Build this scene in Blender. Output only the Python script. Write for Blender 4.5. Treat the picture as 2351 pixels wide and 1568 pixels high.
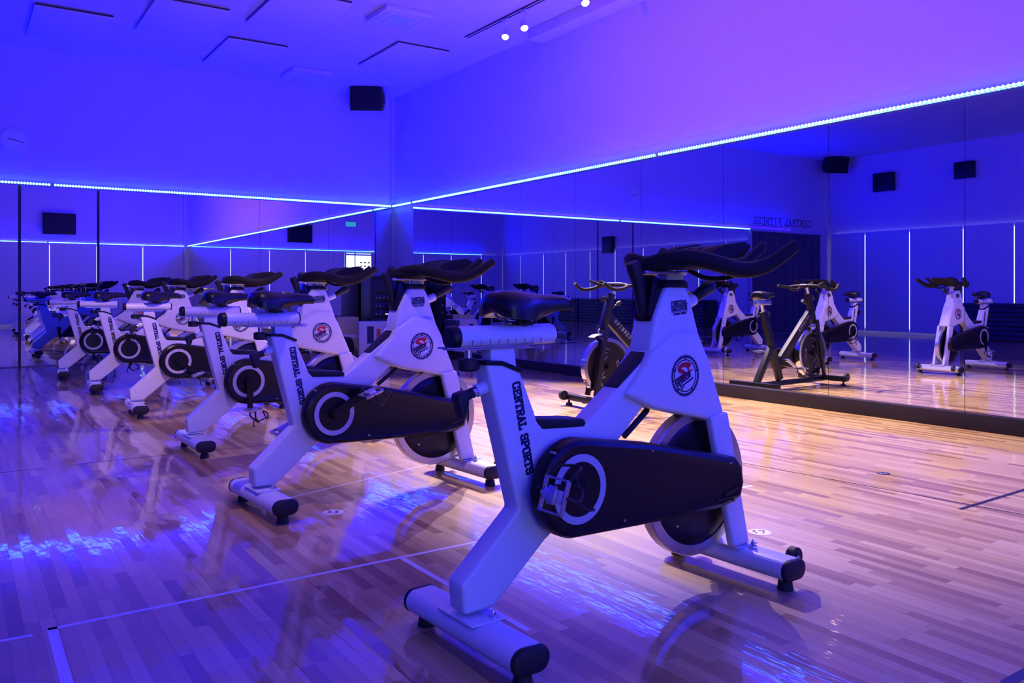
import bpy, bmesh, math, random
from mathutils import Vector, Matrix
S = bpy.context.scene
C = S.collection
for o in list(bpy.data.objects): bpy.data.objects.remove(o)
random.seed(4)
PI = math.pi
def R(d): return math.radians(d)

# ------------------------------------------------------------------ camera
F, IW, IH, HY = 1894.0, 2351.0, 1568.0, 669.0
cd = bpy.data.cameras.new('camera'); cam = bpy.data.objects.new('camera', cd); C.objects.link(cam)
cam.location = (0, 0, 1.0); cam.rotation_euler = (R(90), 0, R(-33.98))
cd.sensor_width = 36; cd.lens = F / IW * 36; cd.shift_y = -(IH / 2 - HY) / IW
cd.clip_start = .05; cd.clip_end = 200
S.camera = cam
# ------------------------------------------------------------------ world, exposure
w = bpy.data.worlds.new('world'); S.world = w; w.use_nodes = True
w.node_tree.nodes['Background'].inputs[0].default_value = (.02, .01, .25, 1)
w.node_tree.nodes['Background'].inputs[1].default_value = .02
vs = S.view_settings
vs.view_transform = 'Standard'; vs.look = 'None'; vs.gamma = 1; vs.use_curve_mapping = False
vs.exposure = 0.0
cy = S.cycles
cy.use_denoising = True
cy.max_bounces = 14; cy.diffuse_bounces = 2; cy.glossy_bounces = 8; cy.transmission_bounces = 4
cy.caustics_reflective = False; cy.caustics_refractive = False; cy.blur_glossy = .6
cy.sample_clamp_indirect = 2.5; cy.sample_clamp_direct = 0
# ------------------------------------------------------------------ room lights
XR, YL, XW, YB, HC = 6.106, 12.65, -5.9, -2.22, 4.25      # right mirror, far mirror, window walls, ceiling
ZL = 2.43
BLUE = (.0004, .0, 1.0)
def strip_light(name, p0, p1, nrm, power, col=BLUE):
    p0, p1 = Vector(p0), Vector(p1); d = (p1 - p0)
    l = bpy.data.lights.new(name, 'AREA'); l.shape = 'RECTANGLE'; l.size = d.length; l.size_y = .04
    l.energy = power; l.color = col
    o = bpy.data.objects.new(name, l); C.objects.link(o)
    x = d.normalized(); z = -Vector(nrm).normalized(); y = z.cross(x)
    m = Matrix((x, y, z)).transposed().to_4x4(); m.translation = (p0 + p1) / 2
    o.matrix_world = m; return o
PW = 33.0
strip_light('led_glow_far', (-4.3, YL - .030, ZL + .045), (6.0, YL - .030, ZL + .045), (0, -1, .65), PW * 10.3)
strip_light('led_glow_right', (XR - .030, -2.0, ZL + .045), (XR - .030, 12.5, ZL + .045), (-1, 0, .65), PW * 14.5)
strip_light('led_glow_back', (-4.9, YB + .045, ZL + .045), (6.0, YB + .045, ZL + .045), (0, 1, .65), PW * 10.9)
def spot(name, loc, target, power, col, ang=60, blend=.4, r=.03):
    l = bpy.data.lights.new(name, 'SPOT'); l.energy = power; l.color = col; l.spot_size = R(ang); l.spot_blend = blend
    l.shadow_soft_size = r
    o = bpy.data.objects.new(name, l); C.objects.link(o); o.location = loc
    o.rotation_euler = (Vector(target) - Vector(loc)).to_track_quat('-Z', 'Y').to_euler()
WARM = (1.0, .76, .80)
PINK = (1.0, .36, .52)
# stage spots on the right hand track, aimed at the instructor's place
SP = [((5.40, 8.15, 4.03), (3.6, 6.6, 0), 620), ((5.40, 7.76, 4.03), (4.5, 5.3, 0), 1500), ((5.40, 6.66, 4.0), (4.6, 4.3, 0), 1900),
      ((5.40, 5.4, 4.0), (4.6, 3.9, 0), 420), ((5.40, 3.4, 4.0), (3.6, 1.6, 0), 60)]
# middle track: (place, target, power, colour, cone)
WASH, SOFT = (1.0, .16, .45), (1.0, .58, .62)
SP2 = [((1.50, 7.4, 4.0), (6.1, 4.6, 3.1), 75, WASH, 84), ((1.5, 3.6, 4.0), (6.1, 3.2, 3.3), 42, WASH, 84), ((.2, 4.2, 4.0), (2.0, 8.4, .6), 420, SOFT, 50), ((.5, 3.0, 4.0), (1.5, 4.7, .2), 120, SOFT, 66)]  # last spot is added only to lighten the middle of the floor

# ------------------------------------------------------------------ materials
def mat(name, col=(.8, .8, .8), rough=.5, metal=0, spec=.5, emit=None, es=1, coat=0, coat_r=.05):
    m = bpy.data.materials.new(name); m.use_nodes = True
    b = m.node_tree.nodes['Principled BSDF']
    b.inputs['Base Color'].default_value = (*col, 1); b.inputs['Roughness'].default_value = rough
    b.inputs['Metallic'].default_value = metal; b.inputs['Specular IOR Level'].default_value = spec
    b.inputs['Coat Weight'].default_value = coat; b.inputs['Coat Roughness'].default_value = coat_r
    if emit: b.inputs['Emission Color'].default_value = (*emit, 1); b.inputs['Emission Strength'].default_value = es
    return m
def noisy(m, scale=40, amt=.15, bump=0, rough_amt=0):
    nt = m.node_tree; b = nt.nodes['Principled BSDF']; col = tuple(b.inputs['Base Color'].default_value)
    tc = nt.nodes.new('ShaderNodeTexCoord'); n = nt.nodes.new('ShaderNodeTexNoise'); n.inputs['Scale'].default_value = scale; n.inputs['Detail'].default_value = 4
    nt.links.new(tc.outputs['Object'], n.inputs['Vector'])
    mx = nt.nodes.new('ShaderNodeMix'); mx.data_type = 'RGBA'
    mx.inputs[6].default_value = tuple(c * (1 - amt) for c in col[:3]) + (1,); mx.inputs[7].default_value = tuple(min(1, c * (1 + amt)) for c in col[:3]) + (1,)
    nt.links.new(n.outputs['Fac'], mx.inputs[0]); nt.links.new(mx.outputs[2], b.inputs['Base Color'])
    if bump:
        bp = nt.nodes.new('ShaderNodeBump'); bp.inputs['Strength'].default_value = bump; bp.inputs['Distance'].default_value = .002
        nt.links.new(n.outputs['Fac'], bp.inputs['Height']); nt.links.new(bp.outputs[0], b.inputs['Normal'])
    return m
M = {}
M['white'] = noisy(mat('white_painted_steel', (.80, .80, .82), .34, 0, .5), 6, .03)
M['black'] = noisy(mat('black_plastic', (.005, .005, .007), .42, 0, .35), 30, .2)
M['satin'] = noisy(mat('satin_black_moulding', (.006, .005, .007), .30, 0, .35), 20, .15)
M['rubber'] = noisy(mat('black_rubber', (.010, .010, .012), .62), 60, .2)
M['foam'] = noisy(mat('black_foam_grip', (.010, .008, .009), .75, 0, .3), 80, .2, .3)
M['leather'] = noisy(mat('black_vinyl', (.008, .006, .008), .33, 0, .4), 30, .2)
M['chrome'] = mat('chrome', (.85, .85, .87), .12, 1)
M['steel'] = noisy(mat('brushed_steel', (.62, .60, .62), .3, 1), 30, .1)
M['silver'] = noisy(mat('silver_paint', (.62, .62, .66), .35, .3), 20, .05)
M['navy'] = mat('navy_print', (.006, .006, .07), .5)
M['red'] = mat('red_print', (.62, .01, .03), .5)
M['ring'] = mat('pale_grey_print', (.55, .55, .6), .45)
M['grey'] = mat('grey_print', (.42, .42, .45), .5)
M['tick'] = mat('dark_grey_print', (.08, .07, .12), .5)
M['wall'] = noisy(mat('painted_wall', (.72, .56, .78), .7, 0, .2), 3, .03, .05)
M['ceil'] = noisy(mat('painted_ceiling', (.74, .58, .80), .8, 0, .1), 3, .03)
M['panel'] = mat('ceiling_board', (.74, .60, .80), .7, 0, .1)
M['gap'] = mat('dark_trim_gap_shade', (.05, .04, .06), .8)  # dark trim and joints; on the ceiling panels it paints the gap's shade
M['kick'] = noisy(mat('dark_brown_skirting', (.014, .009, .009), .5, 0, .3), 15, .2)
M['blind'] = noisy(mat('blind_fabric', (.78, .76, .80), .75, 0, .15), 200, .06)
M['cabinet'] = noisy(mat('dark_vinyl_mat', (.012, .011, .03), .5), 10, .2)
M['door'] = noisy(mat('dark_curtain', (.12, .09, .11), .7), 30, .2)
M['case'] = mat('white_cabinet', (.62, .62, .68), .45)
M['orange'] = mat('orange_label', (.55, .10, .04), .5)
M['clock'] = mat('clock_face', (.80, .78, .82), .4)
M['aluminium'] = mat('aluminium', (.75, .75, .78), .3, 1)
M['beige'] = mat('beige_carton', (.55, .45, .28), .7)
M['line_w'] = mat('white_floor_tape', (.80, .74, .78), .4)
M['line_k'] = mat('black_floor_paint', (.02, .014, .03), .35)
def emis(name, col, s):
    m = bpy.data.materials.new(name); m.use_nodes = True; nt = m.node_tree; nt.nodes.clear()
    e = nt.nodes.new('ShaderNodeEmission'); e.inputs[0].default_value = (*col, 1); e.inputs[1].default_value = s
    o = nt.nodes.new('ShaderNodeOutputMaterial'); nt.links.new(e.outputs[0], o.inputs[0])
    return m
M['led'] = emis('lit_diode', (.10, .36, 1.0), 14)
M['ledbase'] = emis('lit_strip', (.03, .28, 1.0), 3)
M['bulb'] = emis('lit_lamp', (1.0, .86, .66), 12)
M['day'] = emis('daylight_gap', (.72, .86, 1.0), 1.7)
M['daybay'] = emis('daylight', (.80, .94, 1.0), 2.6)
M['exit'] = emis('lit_sign', (.05, .5, .9), .9)
M['pilot'] = emis('pilot_light', (.7, .75, 1.0), 1.0)
for k in ('led', 'ledbase'): M[k].cycles.emission_sampling = 'NONE'
# mirror
mm = bpy.data.materials.new('mirror_glass'); mm.use_nodes = True
b = mm.node_tree.nodes['Principled BSDF']; b.inputs['Base Color'].default_value = (.80, .82, .84, 1); b.inputs['Metallic'].default_value = 1; b.inputs['Roughness'].default_value = 0.0
M['mirror'] = mm
# wood floor: narrow strips running along y, random block lengths, glossy lacquer
def floor_mat():
    m = bpy.data.materials.new('lacquered_wood_strip'); m.use_nodes = True; nt = m.node_tree; N, Lk = nt.nodes, nt.links
    b = N['Principled BSDF']
    geo = N.new('ShaderNodeNewGeometry'); sep = N.new('ShaderNodeSeparateXYZ'); Lk.new(geo.outputs['Position'], sep.inputs[0])
    def math_(op, a, bb=None, c=None):
        n = N.new('ShaderNodeMath'); n.operation = op
        for i, v in enumerate((a, bb, c)):
            if v is None: continue
            if isinstance(v, (int, float)): n.inputs[i].default_value = v
            else: Lk.new(v, n.inputs[i])
        return n.outputs[0]
    u = math_('DIVIDE', sep.outputs['X'], .0420)
    row = math_('FLOOR', u); fu = math_('FRACT', u)
    wn = N.new('ShaderNodeTexWhiteNoise'); wn.noise_dimensions = '1D'; Lk.new(row, wn.inputs['W'])
    off = math_('MULTIPLY', wn.outputs['Value'], 7.3)
    ln = math_('MULTIPLY_ADD', wn.outputs['Value'], .22, .36)
    v = math_('ADD', math_('DIVIDE', sep.outputs['Y'], ln), off)
    cell = math_('FLOOR', v); fv = math_('FRACT', v)
    cmb = N.new('ShaderNodeCombineXYZ'); Lk.new(row, cmb.inputs[0]); Lk.new(cell, cmb.inputs[1])
    wn2 = N.new('ShaderNodeTexWhiteNoise'); wn2.noise_dimensions = '2D'; Lk.new(cmb.outputs[0], wn2.inputs['Vector'])
    cr = N.new('ShaderNodeValToRGB'); el = cr.color_ramp.elements
    el[0].position = 0; el[0].color = (.32, .165, .055, 1); el[1].position = 1; el[1].color = (.70, .48, .20, 1)
    for p, c in ((.12, (.40, .22, .075, 1)), (.25, (.50, .31, .115, 1)), (.6, (.60, .39, .15, 1))):
        e = el.new(p); e.color = c
    Lk.new(wn2.outputs['Value'], cr.inputs[0])
    # grain
    mp = N.new('ShaderNodeMapping'); mp.inputs['Scale'].default_value = (60, 3.2, 1); Lk.new(geo.outputs['Position'], mp.inputs[0])
    ns = N.new('ShaderNodeTexNoise'); ns.inputs['Scale'].default_value = 1; ns.inputs['Detail'].default_value = 5; Lk.new(mp.outputs[0], ns.inputs['Vector'])
    g = math_('MULTIPLY_ADD', ns.outputs['Fac'], .34, .83)
    hsv = N.new('ShaderNodeHueSaturation'); Lk.new(cr.outputs[0], hsv.inputs['Color']); Lk.new(g, hsv.inputs['Value'])
    # joints
    eu = math_('MULTIPLY', math_('ABSOLUTE', math_('SUBTRACT', fu, .5)), 2)
    ev = math_('MULTIPLY', math_('ABSOLUTE', math_('SUBTRACT', fv, .5)), 2)
    j = math_('MAXIMUM', math_('GREATER_THAN', eu, .955), math_('GREATER_THAN', ev, .994))
    # every eighth joint a little more open
    r8 = math_('MODULO', row, 6); wide = math_('MULTIPLY', math_('LESS_THAN', math_('ABSOLUTE', r8), .5), math_('LESS_THAN', fu, .07))
    mx = N.new('ShaderNodeMix'); mx.data_type = 'RGBA'; mx.inputs[7].default_value = (.12, .06, .035, 1)
    Lk.new(math_('ADD', math_('MULTIPLY', j, .38), math_('MULTIPLY', wide, .35)), mx.inputs[0]); Lk.new(hsv.outputs[0], mx.inputs[6])
    Lk.new(mx.outputs[2], b.inputs['Base Color'])
    b.inputs['Roughness'].default_value = .5; b.inputs['Specular IOR Level'].default_value = .3
    b.inputs['Coat Weight'].default_value = 1; b.inputs['Coat IOR'].default_value = 1.55
    b.inputs['Coat Roughness'].default_value = .045
    # lacquer: long gentle waviness along the strips + a small random tilt of each block
    mp2 = N.new('ShaderNodeMapping'); mp2.inputs['Scale'].default_value = (26, 7, 1); Lk.new(geo.outputs['Position'], mp2.inputs[0])
    n2 = N.new('ShaderNodeTexNoise'); n2.inputs['Scale'].default_value = 1; n2.inputs['Detail'].default_value = 2; Lk.new(mp2.outputs[0], n2.inputs['Vector'])
    bp = N.new('ShaderNodeBump'); bp.inputs['Strength'].default_value = 1; bp.inputs['Distance'].default_value = .0006
    h = math_('ADD', n2.outputs['Fac'], math_('MULTIPLY', math_('POWER', eu, 6), -.10))
    Lk.new(h, bp.inputs['Height']); 
    tl = N.new('ShaderNodeVectorMath'); tl.operation = 'SUBTRACT'; Lk.new(wn2.outputs['Color'], tl.inputs[0]); tl.inputs[1].default_value = (.5, .5, .5)
    ts = N.new('ShaderNodeVectorMath'); ts.operation = 'MULTIPLY'; Lk.new(tl.outputs[0], ts.inputs[0]); ts.inputs[1].default_value = (.020, .010, 0)
    ta = N.new('ShaderNodeVectorMath'); ta.operation = 'ADD'; Lk.new(bp.outputs[0], ta.inputs[0]); Lk.new(ts.outputs[0], ta.inputs[1])
    tn = N.new('ShaderNodeVectorMath'); tn.operation = 'NORMALIZE'; Lk.new(ta.outputs[0], tn.inputs[0])
    Lk.new(tn.outputs[0], b.inputs['Coat Normal'])
    return m
M['floor'] = floor_mat()

# ------------------------------------------------------------------ mesh helpers
class MB:
    def __init__(s): s.bm = bmesh.new(); s.mi = 0
    def _new(s, n0):
        s.bm.faces.ensure_lookup_table()
        for f in s.bm.faces[n0:]: f.material_index = s.mi
    def box(s, c, d, rot=None, bev=0):
        n0 = len(s.bm.faces); m = Matrix.Translation(c)
        if rot is not None: m = m @ rot.to_4x4()
        t = bmesh.new(); bmesh.ops.create_cube(t, size=1); bmesh.ops.scale(t, vec=d, verts=t.verts)
        if bev: bmesh.ops.bevel(t, geom=list(t.edges), offset=bev, segments=2, affect='EDGES', profile=.6)
        s.merge(t, m)
    def merge(s, t, m=Matrix()):
        t.transform(m); t.verts.index_update()
        mp = [s.bm.verts.new(v.co) for v in t.verts]
        for f in t.faces:
            try: nf = s.bm.faces.new([mp[v.index] for v in f.verts]); nf.material_index = s.mi
            except ValueError: pass
        t.free()
    def prism(s, poly, y0, y1, bev=0, seg=2, axis='y'):
        """poly: list of (x,z); extruded in y"""
        t = bmesh.new(); vs_ = [t.verts.new((p[0], y0, p[1])) for p in poly]
        f = t.faces.new(vs_); r = bmesh.ops.extrude_face_region(t, geom=[f])
        vv = [e for e in r['geom'] if isinstance(e, bmesh.types.BMVert)]
        bmesh.ops.translate(t, vec=(0, y1 - y0, 0), verts=vv)
        bmesh.ops.recalc_face_normals(t, faces=t.faces)
        if bev: bmesh.ops.bevel(t, geom=list(t.edges), offset=bev, segments=seg, affect='EDGES', profile=.6, clamp_overlap=True)
        s.merge(t)
    def cyl(s, p0, p1, r0, r1=None, seg=24, cap=True):
        s.tube([p0, p1], [r0, r0 if r1 is None else r1], seg, cap)
    def tube(s, pts, rad, seg=12, cap=True, sx=1.0, up=None):
        pts = [Vector(p) for p in pts]; n = len(pts)
        if isinstance(rad, (int, float)): rad = [rad] * n
        rings = []; prev = None
        for i in range(n):
            t = (pts[min(i + 1, n - 1)] - pts[max(i - 1, 0)]).normalized()
            ref = Vector(up) if up else (prev if prev is not None else (Vector((0, 0, 1)) if abs(t.z) < .9 else Vector((1, 0, 0))))
            a = (ref - t * ref.dot(t)).normalized(); bb = t.cross(a); prev = a
            rings.append([s.bm.verts.new(pts[i] + (a * math.cos(2 * PI * k / seg) + bb * math.sin(2 * PI * k / seg) * sx) * rad[i]) for k in range(seg)])
        for i in range(n - 1):
            for k in range(seg):
                f = s.bm.faces.new([rings[i][k], rings[i][(k + 1) % seg], rings[i + 1][(k + 1) % seg], rings[i + 1][k]]); f.material_index = s.mi
        if cap:
            f = s.bm.faces.new(rings[0][::-1]); f.material_index = s.mi; f = s.bm.faces.new(rings[-1]); f.material_index = s.mi
    def loft(s, rings, cap=True):
        vr = [[s.bm.verts.new(p) for p in r] for r in rings]
        for i in range(len(vr) - 1):
            n = len(vr[i])
            for k in range(n):
                f = s.bm.faces.new([vr[i][k], vr[i][(k + 1) % n], vr[i + 1][(k + 1) % n], vr[i + 1][k]]); f.material_index = s.mi
        if cap:
            f = s.bm.faces.new(vr[0][::-1]); f.material_index = s.mi; f = s.bm.faces.new(vr[-1]); f.material_index = s.mi
    def ring(s, c, ro, ri, y0, y1, seg=48, a0=0, a1=2 * PI):
        """annulus in the xz plane, from y0 to y1"""
        full = abs(a1 - a0 - 2 * PI) < 1e-6; n = seg; cols = []
        for k in range(n + (0 if full else 1)):
            a = a0 + (a1 - a0) * k / n; ca, sa = math.cos(a), math.sin(a)
            cols.append([s.bm.verts.new((c[0] + r * ca, y, c[1] + r * sa)) for r, y in ((ro, y0), (ro, y1), (ri, y1), (ri, y0))])
        m = len(cols)
        for k in range(n):
            A, B = cols[k], cols[(k + 1) % m]
            for q in range(4):
                f = s.bm.faces.new([A[q], B[q], B[(q + 1) % 4], A[(q + 1) % 4]]); f.material_index = s.mi
        if not full:
            for A in (cols[0], cols[-1]): s.bm.faces.new(A).material_index = s.mi
    def stroke(s, pts, wd, T, th=.0008):
        """thick 2-D polyline (u,v) mapped by T(u,v,n) -> point"""
        for i in range(len(pts) - 1):
            a, bb = Vector(pts[i]), Vector(pts[i + 1]); d = bb - a
            if d.length < 1e-9: continue
            d.normalize(); nrm = Vector((-d.y, d.x)) * wd / 2; e = d * wd / 2 * .85
            q = [a - e + nrm, a - e - nrm, bb + e - nrm, bb + e + nrm]
            lo = [s.bm.verts.new(T(p.x, p.y, 0)) for p in q]; hi = [s.bm.verts.new(T(p.x, p.y, th)) for p in q]
            s.bm.faces.new(hi).material_index = s.mi
            for k in range(4): s.bm.faces.new([lo[k], lo[(k + 1) % 4], hi[(k + 1) % 4], hi[k]]).material_index = s.mi
    def poly2(s, pts, T, th=.0008):
        lo = [s.bm.verts.new(T(p[0], p[1], 0)) for p in pts]; hi = [s.bm.verts.new(T(p[0], p[1], th)) for p in pts]
        s.bm.faces.new(hi).material_index = s.mi; n = len(pts)
        for k in range(n): s.bm.faces.new([lo[k], lo[(k + 1) % n], hi[(k + 1) % n], hi[k]]).material_index = s.mi
    def mesh(s, name, mats, sharp=38):
        bm = s.bm; bmesh.ops.recalc_face_normals(bm, faces=bm.faces)
        for f in bm.faces: f.smooth = True
        for e in bm.edges:
            if len(e.link_faces) == 2:
                if e.calc_face_angle(0) > R(sharp): e.smooth = False
            else: e.smooth = False
        me = bpy.data.meshes.new(name); bm.to_mesh(me); bm.free()
        for m in (mats if isinstance(mats, (list, tuple)) else [mats]): me.materials.append(M[m])
        return me
def smooth_path(pts, n=6):
    pts = [Vector(p) for p in pts]; out = []
    for i in range(len(pts) - 1):
        p0 = pts[max(i - 1, 0)]; p1 = pts[i]; p2 = pts[i + 1]; p3 = pts[min(i + 2, len(pts) - 1)]
        for k in range(n):
            t = k / n
            out.append(.5 * ((2 * p1) + (p2 - p0) * t + (2 * p0 - 5 * p1 + 4 * p2 - p3) * t * t + (3 * p1 - p0 - 3 * p2 + p3) * t ** 3))
    out.append(pts[-1]); return out
def obj(name, me, parent=None, loc=None, rot=None):
    o = bpy.data.objects.new(name, me); C.objects.link(o)
    if parent: o.parent = parent
    if loc: o.location = loc
    if rot: o.rotation_euler = rot
    return o
def tag(o, label=None, cat=None, group=None, kind=None):
    if label: o['label'] = label
    if cat: o['category'] = cat
    if group: o['group'] = group
    if kind: o['kind'] = kind
    return o
def empty(name, loc=(0, 0, 0), rz=0):
    o = bpy.data.objects.new(name, None); C.objects.link(o); o.location = loc; o.rotation_euler = (0, 0, rz); o.empty_display_size = .1; return o
def struct(name, me): return tag(obj(name, me), kind='structure')
def boxm(name, m, c, d, bev=0):
    b = MB(); b.box(c, d, None, bev); return b.mesh(name, m)
def box_obj(name, m, c, d, parent=None, bev=0):
    """box mesh about its own centre"""
    return obj(name, boxm(name, m, (0, 0, 0), d, bev), parent, c)

GL = {  # block letters, box 1 x 1.4
 'C': [[(.88, .98), (.88, 1.18), (.68, 1.35), (.32, 1.35), (.12, 1.18), (.12, .22), (.32, .05), (.68, .05), (.88, .22), (.88, .42)]],
 'E': [[(.85, 1.1), (.85, 1.35), (.05, 1.35)], [(.22, 1.35), (.22, .05)], [(.05, .05), (.88, .05), (.88, .32)], [(.22, .72), (.6, .72)]],
 'N': [[(.02, 1.35), (.2, 1.35), (.8, .1), (.8, 1.35)], [(.2, 1.3), (.2, .05)], [(.05, .05), (.35, .05)], [(.65, 1.35), (.95, 1.35)]],
 'T': [[(.05, 1.08), (.05, 1.35), (.95, 1.35), (.95, 1.08)], [(.5, 1.35), (.5, .05)], [(.32, .05), (.68, .05)]],
 'R': [[(.05, .05), (.35, .05)], [(.2, .05), (.2, 1.35)], [(.05, 1.35), (.68, 1.35), (.86, 1.18), (.86, .88), (.68, .7), (.2, .7)], [(.52, .7), (.84, .05), (.98, .05)]],
 'A': [[(.0, .05), (.28, .05)], [(.12, .05), (.5, 1.35), (.88, .05)], [(.72, .05), (1.0, .05)], [(.28, .45), (.72, .45)]],
 'L': [[(.05, 1.35), (.4, 1.35)], [(.22, 1.35), (.22, .05)], [(.05, .05), (.88, .05), (.88, .35)]],
 'S': [[(.86, 1.02), (.86, 1.18), (.68, 1.35), (.3, 1.35), (.12, 1.18), (.12, .92), (.3, .76), (.7, .66), (.88, .5), (.88, .22), (.7, .05), (.32, .05), (.12, .22), (.12, .38)]],
 'P': [[(.05, .05), (.38, .05)], [(.2, .05), (.2, 1.35)], [(.05, 1.35), (.68, 1.35), (.86, 1.18), (.86, .85), (.68, .66), (.2, .66)]],
 'O': [[(.32, .05), (.68, .05), (.88, .25), (.88, 1.15), (.68, 1.35), (.32, 1.35), (.12, 1.15), (.12, .25), (.32, .05)]],
 'I': [[(.5, .05), (.5, 1.35)], [(.3, .05), (.7, .05)], [(.3, 1.35), (.7, 1.35)]],
 'F': [[(.88, 1.1), (.88, 1.35), (.05, 1.35)], [(.22, 1.35), (.22, .05)], [(.22, .72), (.65, .72)], [(.05, .05), (.4, .05)]],
 'M': [[(.1, .05), (.1, 1.35), (.5, .5), (.9, 1.35), (.9, .05)]], 'U': [[(.12, 1.35), (.12, .2), (.3, .05), (.7, .05), (.88, .2), (.88, 1.35)]],
 'K': [[(.15, .05), (.15, 1.35)], [(.85, 1.35), (.2, .7), (.85, .05)]], 'B': [[(.15, .05), (.15, 1.35), (.7, 1.35), (.85, 1.15), (.7, .72), (.15, .72)], [(.7, .72), (.88, .45), (.7, .05), (.15, .05)]],
 '0': [[(.5, .05), (.8, .3), (.8, 1.1), (.5, 1.35), (.2, 1.1), (.2, .3), (.5, .05)]], '1': [[(.3, 1.1), (.5, 1.35), (.5, .05)]],
 '2': [[(.15, 1.1), (.35, 1.35), (.7, 1.35), (.85, 1.05), (.15, .05), (.88, .05)]], '3': [[(.15, 1.35), (.85, 1.35), (.5, .8), (.85, .5), (.7, .05), (.15, .05)]],
 '4': [[(.7, .05), (.7, 1.35), (.1, .45), (.9, .45)]], '5': [[(.85, 1.35), (.2, 1.35), (.2, .8), (.8, .75), (.8, .15), (.15, .05)]],
 '6': [[(.75, 1.35), (.25, .8), (.2, .2), (.5, .05), (.8, .2), (.8, .6), (.25, .65)]], '7': [[(.1, 1.35), (.85, 1.35), (.4, .05)]], '8': [[(.5, .75), (.2, 1), (.5, 1.35), (.8, 1), (.5, .75), (.15, .4), (.5, .05), (.85, .4), (.5, .75)]],
}
def text(b, s, T, u0, v0, h, wd=.24, adv=1.16, slant=0):
    k = h / 1.4; u = u0
    for ch in s:
        for pl in GL.get(ch, []):
            b.stroke([(u + (p[0] + slant * p[1]) * k, v0 + p[1] * k) for p in pl], wd * k, T)
        u += adv * k * (.62 if ch in ' ' else 1)
    return u - u0

# ================================================================== the room
WT = .12
struct('floor', boxm('floor', 'floor', ((XR + XW) / 2, (YL + YB) / 2, -.05), (XR - XW + .4, YL - YB + .4, .1)))
struct('ceiling', boxm('ceiling', 'ceil', ((XR + XW) / 2, (YL + YB) / 2, HC + .05), (XR - XW + .4, YL - YB + .4, .1)))
struct('wall_right', boxm('wall_right', 'wall', (XR + .02 + WT / 2, (YL + YB) / 2, HC / 2), (WT, YL - YB + .3, HC)))
struct('wall_far', boxm('wall_far', 'wall', ((XR + XW) / 2, YL + .02 + WT / 2, HC / 2), (XR - XW + .04, WT, HC)))
struct('wall_window_side', boxm('wall_window_side', 'wall', (XW - WT / 2, (YL + YB) / 2, HC / 2), (WT, YL - YB + .04, HC)))
struct('wall_back', boxm('wall_back', 'wall', ((XR + XW) / 2, YB - WT / 2, HC / 2), (XR - XW + .04, WT, HC)))
struct('baseboard_right', boxm('baseboard_right', 'kick', (XR - .012, (11.91 - 2.2) / 2, .0585), (.064, 11.91 + 2.2, .117), .002))
b = MB(); b.box((XR + .005, (YL + 11.93) / 2, .05), (.03, YL - 11.93, .1)); struct('baseboard_pier', b.mesh('bp', 'kick'))
b = MB(); b.box((XR - .1, (8.38 - 2.2) / 2, HC - .065), (.24, 8.38 + 2.2, .13), None, .004); struct('trim_1', b.mesh('ceiling_pelmet', 'ceil'))
# corner moulding above the mirrors
b = MB(); b.box((XR - .01, YL - .01, (HC + ZL) / 2 + .03), (.06, .06, HC - ZL - .06), None, .005); struct('trim_2', b.mesh('corner_moulding', 'wall'))

# mirror panels -----------------------------------------------------
def mirror_panel(x0, x1, z0, z1, wall, label, group):
    g = .004
    if wall == 'right': c, d = (XR + .005, (x0 + x1) / 2, (z0 + z1) / 2), (.01, x1 - x0 - g, z1 - z0)
    else: c, d = ((x0 + x1) / 2, YL + .005, (z0 + z1) / 2), (x1 - x0 - g, .01, z1 - z0)
    return tag(box_obj('mirror_panel', 'mirror', c, d), label, 'mirror', group)
ORD = ['first', 'second', 'third', 'fourth', 'fifth', 'sixth', 'seventh', 'eighth', 'ninth', 'tenth', 'eleventh', 'twelfth', 'thirteenth']
ys = [11.91, 11.14, 10.0, 8.86, 7.71, 6.57, 5.43, 4.28, 3.145, 2.0, .86, -.28, -1.42, -2.2]
for i in range(len(ys) - 1):
    mirror_panel(ys[i + 1], ys[i], .117, 2.40, 'right', 'tall wall mirror above the dark skirting, %s from the room corner' % ORD[i], 'mirrors along the right wall')
xs = [6.10, 4.97, 3.86, 2.75]
for i in range(3): mirror_panel(xs[i + 1], xs[i], .012, 2.40, 'far', 'floor length wall mirror on the clock wall, %s from the corner' % ORD[i], 'mirrors along the far wall')
xs = [2.75, 1.645]; mirror_panel(1.645, 2.75, .012, 2.40, 'far', 'floor length wall mirror on the clock wall, fourth from the corner', 'mirrors along the far wall')
mirror_panel(.71, 1.615, .012, 2.40, 'far', 'floor length wall mirror between two wide dark gaps', 'mirrors along the far wall')
xs = [.68, -.26, -1.20, -2.14, -2.85]
for i in range(4): mirror_panel(xs[i + 1], xs[i], .012, 2.40, 'far', 'floor length wall mirror on the clock wall, %s from the corner' % ORD[i + 5], 'mirrors along the far wall')
b = MB()
for x in (1.63, .695): b.box((x, YL + .006, 1.2), (.026, .012, 2.4))
struct('trim_3', b.mesh('mirror_gap_strip', 'gap'))

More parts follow.
